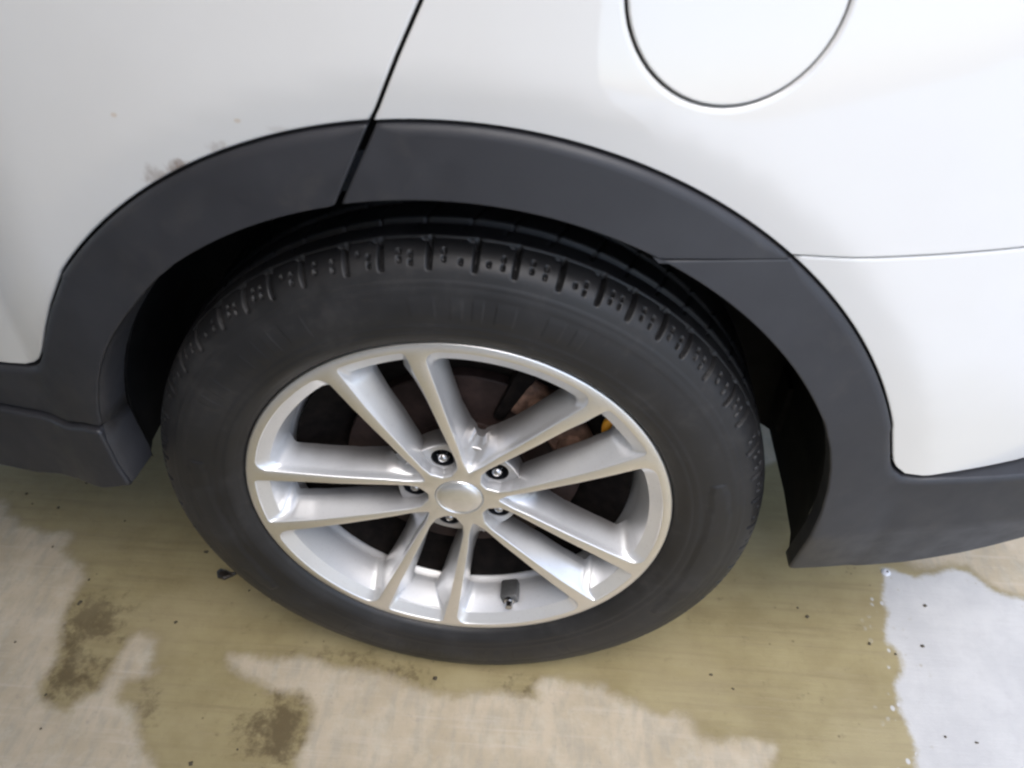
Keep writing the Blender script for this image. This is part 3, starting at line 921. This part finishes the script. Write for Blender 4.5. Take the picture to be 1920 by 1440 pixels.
rim = mesh_obj("rim", V, F, None, wheel, sharp=38, mats=[M_FACE, M_SILV, M_HOLE], fmat=FM)

def lathe_obj(name, prof, mat, parent, cx=0, cz=0, n=64, sharp=40):
    V_, F_ = [], []
    for r_, y_ in prof:
        V_ += [(cx + r_ * math.cos(2 * math.pi * i / n), y_, cz + r_ * math.sin(2 * math.pi * i / n)) for i in range(n)]
    for k in range(len(prof) - 1):
        for i in range(n):
            j = (i + 1) % n
            F_.append((k * n + i, k * n + j, (k + 1) * n + j, (k + 1) * n + i))
    return mesh_obj(name, V_, F_, mat, parent, sharp=sharp)

cap = lathe_obj("centre_cap", [(.0001, .0160), (.006, .0161), (.012, .0164), (.018, .0170), (.0225, .0179), (.0255, .0190), (.0268, .0202), (.0276, .0203), (.0284, .0196), (.0290, .0202), (.0293, .0225), (.0293, .04)], M_CHROME, wheel)
for a in lug:
    cx, cz = LR * math.cos(R(a)), LR * math.sin(R(a))
    n = 6
    V_, F_ = [], []
    hexr = .0080
    prof = [(1.0, .055), (1.0, .0395), (.93, .0382)]
    for s_, y_ in prof:
        V_ += [(cx + hexr * s_ * math.cos(R(a + 60 * i)), y_, cz + hexr * s_ * math.sin(R(a + 60 * i))) for i in range(6)]
    for k in range(2):
        for i in range(6):
            j = (i + 1) % 6
            F_.append((k * 6 + i, k * 6 + j, (k + 1) * 6 + j, (k + 1) * 6 + i))
    # domed end grown from the hexagon
    prevr = [12 + i for i in range(6)]
    m = 24
    dome = [(.0068, .0380), (.0066, .0355), (.0056, .0330), (.0036, .0314), (.0013, .0309)]
    b = len(V_)
    for r_, y_ in dome:
        V_ += [(cx + r_ * math.cos(2 * math.pi * i / m), y_, cz + r_ * math.sin(2 * math.pi * i / m)) for i in range(m)]
    for k in range(len(dome) - 1):
        for i in range(m):
            j = (i + 1) % m
            F_.append((b + k * m + i, b + k * m + j, b + (k + 1) * m + j, b + (k + 1) * m + i))
    F_.append(tuple(b + 4 * m + i for i in range(m)))
    F_.append(tuple(prevr))
    mesh_obj("lug_nut", V_, F_, M_NUT, wheel, sharp=35)

# valve with its pressure sensor on the barrel floor
def rounded_box(name, size, mat, parent, loc, rot=None, bev=.002, seg=2):
    bm = bmesh.new()
    bmesh.ops.create_cube(bm, size=1.0)
    bmesh.ops.scale(bm, vec=size, verts=bm.verts)
    bmesh.ops.bevel(bm, geom=list(bm.edges), offset=bev, segments=seg, affect='EDGES', profile=.5)
    me_ = bpy.data.meshes.new(name)
    bm.to_mesh(me_); bm.free()
    me_.materials.append(mat)
    me_.polygons.foreach_set("use_smooth", [True] * len(me_.polygons))
    o = bpy.data.objects.new(name, me_)
    COL.objects.link(o)
    o.parent = parent
    o.location = loc
    if rot is not None: o.rotation_euler = rot
    return o
va = -73.5
vr = .2175
valve = rounded_box("tyre_valve", (.024, .030, .017), M_TPMS, wheel, (vr * math.cos(R(va)), .034, vr * math.sin(R(va))), (0, -R(va + 90), 0), .003, 3)
V_, F_ = [], []
def tube(path, n=16):
    """path: (centre, radius) along -Y"""
    V2_, F2_ = [], []
    for (x, y, z), r_ in path:
        V2_ += [(x + r_ * math.cos(2 * math.pi * i / n), y, z + r_ * math.sin(2 * math.pi * i / n)) for i in range(n)]
    for k in range(len(path) - 1):
        for i in range(n):
            j = (i + 1) % n
            F2_.append((k * n + i, k * n + j, (k + 1) * n + j, (k + 1) * n + i))
    F2_.append(tuple(range(n))); F2_.append(tuple((len(path) - 1) * n + i for i in range(n)))
    return V2_, F2_
vx, vz = vr * math.cos(R(va)), vr * math.sin(R(va))
vv, ff = tube([((vx, .022, vz), .0075), ((vx, .0155, vz), .0075), ((vx, .0150, vz), .0055), ((vx, .006, vz + .001), .0048), ((vx, .0055, vz + .001), .0036)])
mesh_obj("valve_stem", vv, ff, M_NUT, wheel, sharp=35)

# ---- brake behind the spokes
brake = lathe_obj("brake_disc", [(.0300, .058), (.074, .058), (.0775, .060), (.0785, .066), (.0785, .0745), (.0795, .0755), (.149, .0755), (.1505, .077), (.1505, .095)], M_DISC, car, 0, ZC, n=120)
shield = lathe_obj("dust_shield", [(.060, .092), (.150, .092), (.157, .086), (.192, .070), (.206, .0625), (.2125, .0600), (.2135, .064), (.2135, .12)], M_RUST, car, 0, ZC, n=120)
# caliper: a curved iron body with a piston boss, a bracket and guide pins
def sector(name, r0, r1, a0, a1, y0, y1, mat, parent, bev=.006, n=14):
    bm = bmesh.new()
    rows_ = []
    for a_ in np.linspace(a0, a1, n):
        c, s = math.cos(R(a_)), math.sin(R(a_))
        rows_.append([bm.verts.new((r_ * c, y_, r_ * s + ZC)) for r_, y_ in ((r0, y0), (r1, y0), (r1, y1), (r0, y1))])
    for p, q in zip(rows_[:-1], rows_[1:]):
        for i in range(4):
            bm.faces.new((p[i], p[(i + 1) % 4], q[(i + 1) % 4], q[i]))
    bm.faces.new(rows_[0]); bm.faces.new(rows_[-1])
    bmesh.ops.recalc_face_normals(bm, faces=bm.faces)
    bmesh.ops.bevel(bm, geom=[e for e in bm.edges if len(e.link_faces) == 2 and e.calc_face_angle(0) > .5], offset=bev, segments=3, affect='EDGES', profile=.5)
    me_ = bpy.data.meshes.new(name)
    bm.to_mesh(me_); bm.free()
    me_.materials.append(mat)
    me_.polygons.foreach_set("use_smooth", [True] * len(me_.polygons))
    o = bpy.data.objects.new(name, me_)
    COL.objects.link(o)
    o.parent = parent
    return o
cal = sector("brake_caliper", .118, .172, 10, 62, .0665, .088, M_CALI, car, .008)
sector("caliper_bracket", .100, .186, 4, 12, .068, .095, M_RUST, cal, .004, 5)
sector("caliper_bracket", .100, .186, 60, 68, .068, .095, M_RUST, cal, .004, 5)
b_ = lathe_obj("caliper_piston", [(.0001, .0615), (.012, .0615), (.0165, .063), (.0185, .067), (.0185, .08)], M_CALI, cal, .150 * math.cos(R(50)), ZC + .150 * math.sin(R(50)), n=40)
b_ = lathe_obj("caliper_piston", [(.0001, .0615), (.012, .0615), (.0165, .063), (.0185, .067), (.0185, .08)], M_CALI, cal, .145 * math.cos(R(22)), ZC + .145 * math.sin(R(22)), n=40)
# orange bleed-screw cap
oc = (.1735, .0520, ZC + .1040)
vv, ff = [], []
for k, (t, r_) in enumerate(((0, .0045), (.2, .0066), (.5, .0078), (.8, .0070), (.95, .0042), (1.0, .001))):
    for i in range(20):
        an = 2 * math.pi * i / 20
        vv.append((oc[0] + .003 * t + r_ * math.cos(an), oc[1] - .006 * math.sin(an) * r_ / .0074, oc[2] - .013 + .028 * t))
n = 20
for k in range(5):
    for i in range(n):
        j = (i + 1) % n
        ff.append((k * n + i, k * n + j, (k + 1) * n + j, (k + 1) * n + i))
ff.append(tuple(range(n))); ff.append(tuple(5 * n + i for i in range(n)))
mesh_obj("bleed_screw_cap", vv, ff, M_ORANGE, cal, sharp=60)

# ------------------------------------------------------------------ small things on the concrete
LEAF = [(-.436,.134),(-.430,.122),(-.418,.119),(-.406,.127),(-.400,.1335),(-.419,.137),(-.431,.141)]
P = resample([(x, y, 0) for x, y in LEAF], .004)[:, :2]
c0 = P.mean(0)
vv = [(c0[0], c0[1], .0052)]
n = len(P)
for sc_, z_ in ((.55, .0058), (.9, .0042), (1.0, .0022), (.97, .0012)):
    for i, p in enumerate(P):
        q = c0 + (p - c0) * sc_
        vv.append((q[0], q[1], z_ + .0012 * math.sin(i * 1.3) * sc_ * (z_ > .002)))
ff = [(0, 1 + i, 1 + (i + 1) % n) for i in range(n)]
for k in range(3):
    for i in range(n):
        j = (i + 1) % n
        ff.append((1 + k * n + i, 1 + k * n + j, 1 + (k + 1) * n + j, 1 + (k + 1) * n + i))
leaf = mesh_obj("leaf_scrap", vv, ff, M_LEAF)
tag(leaf, "dark wet scrap of leaf lying on the concrete close beside the tyre", "leaf")

SPECKS = [(-0.747,0.308,1.2),(-0.843,0.274,1.3),(-0.820,0.252,.8),(-0.769,0.247,1.2),(-0.637,0.227,.7),(-0.735,0.163,.9),(-0.469,0.173,1.3),(-0.641,0.103,.8),(-0.467,0.037,1.1),(-0.371,0.103,.8),(-0.328,0.088,.7),(-0.360,-0.175,1.3),(-0.303,-0.151,.7),(-0.046,-0.025,1.6),(0.514,0.140,.8),(0.526,0.125,1.2),(0.612,0.084,1.3),(0.692,0.086,1.4),(0.363,0.013,.9),(0.393,-0.007,.8),(0.647,0.069,.8),(0.681,-0.056,.8),(0.718,0.160,1.3),(0.722,-0.061,.8),(-0.635,0.059,1.5),(-.59,-.144,.8),(-.609,-.095,.8),(-.70,-.016,.7)]
random.seed(9)
base = None
for i, (x, y, s_) in enumerate(SPECKS):
    if base is None:
        bm = bmesh.new()
        bmesh.ops.create_icosphere(bm, subdivisions=2, radius=.0026)
        for v in bm.verts:
            f_ = 1 + .28 * math.sin(v.co.x * 1400 + 1) * math.cos(v.co.y * 1100)
            v.co = Vector((v.co.x * f_ * 1.2, v.co.y * f_, max(v.co.z, -.0012) * .45 + .0004))
        me_ = bpy.data.meshes.new("grit_speck")
        bm.to_mesh(me_); bm.free()
        me_.materials.append(M_GRIT)
        me_.polygons.foreach_set("use_smooth", [True] * len(me_.polygons))
        base = bpy.data.objects.new("grit_speck", me_)
        o = base
    else:
        o = base.copy()
    COL.objects.link(o)
    o.location = (x, y, 0.0004)
    o.rotation_euler = (0, 0, random.random() * 6.28)
    o.scale = (s_ * random.uniform(.8, 1.25), s_ * random.uniform(.7, 1.0), s_)
    if (x > .64): g_ = ("tiny dark speck of grit lying on the pale whitish film at right", "dark specks on the pale film")
    elif (y > .19 or x > -.48 or (x, y) in ((-.641, .103), (-.635, .059))): g_ = ("tiny dark speck of grit lying on the damp olive-brown concrete", "dark specks on the damp concrete")
    else: g_ = ("tiny dark speck of grit lying on the dry beige concrete at left", "dark specks on the dry concrete")
    tag(o, g_[0], "grit", g_[1])

# a single suds bubble at the corner of the pale film, with a dark fleck in it
def disc_dome(r0, h, cx, cy, n=28):
    V_ = [(cx, cy, h)]
    for f_, z_ in ((.45, .93), (.75, .7), (.92, .38), (1.0, .05)):
        V_ += [(cx + r0 * f_ * math.cos(2 * math.pi * i / n), cy + r0 * f_ * math.sin(2 * math.pi * i / n), .0004 + h * z_) for i in range(n)]
    F_ = [(0, 1 + i, 1 + (i + 1) % n) for i in range(n)]
    for k in range(3):
        F_ += [(1 + k * n + i, 1 + k * n + (i + 1) % n, 1 + (k + 1) * n + (i + 1) % n, 1 + (k + 1) * n + i) for i in range(n)]
    return V_, F_
V_, F_ = disc_dome(.0075, .004, .673, .2205)
bub = mesh_obj("soap_bubble", V_, F_, M_SOAP)
tag(bub, "small white soap bubble with a dark fleck, under the rear bumper edge", "bubble")
V_, F_ = disc_dome(.0028, .0052, .6745, .2200, 12)
mesh_obj("dark_fleck", V_, F_, M_GRIT, bub)
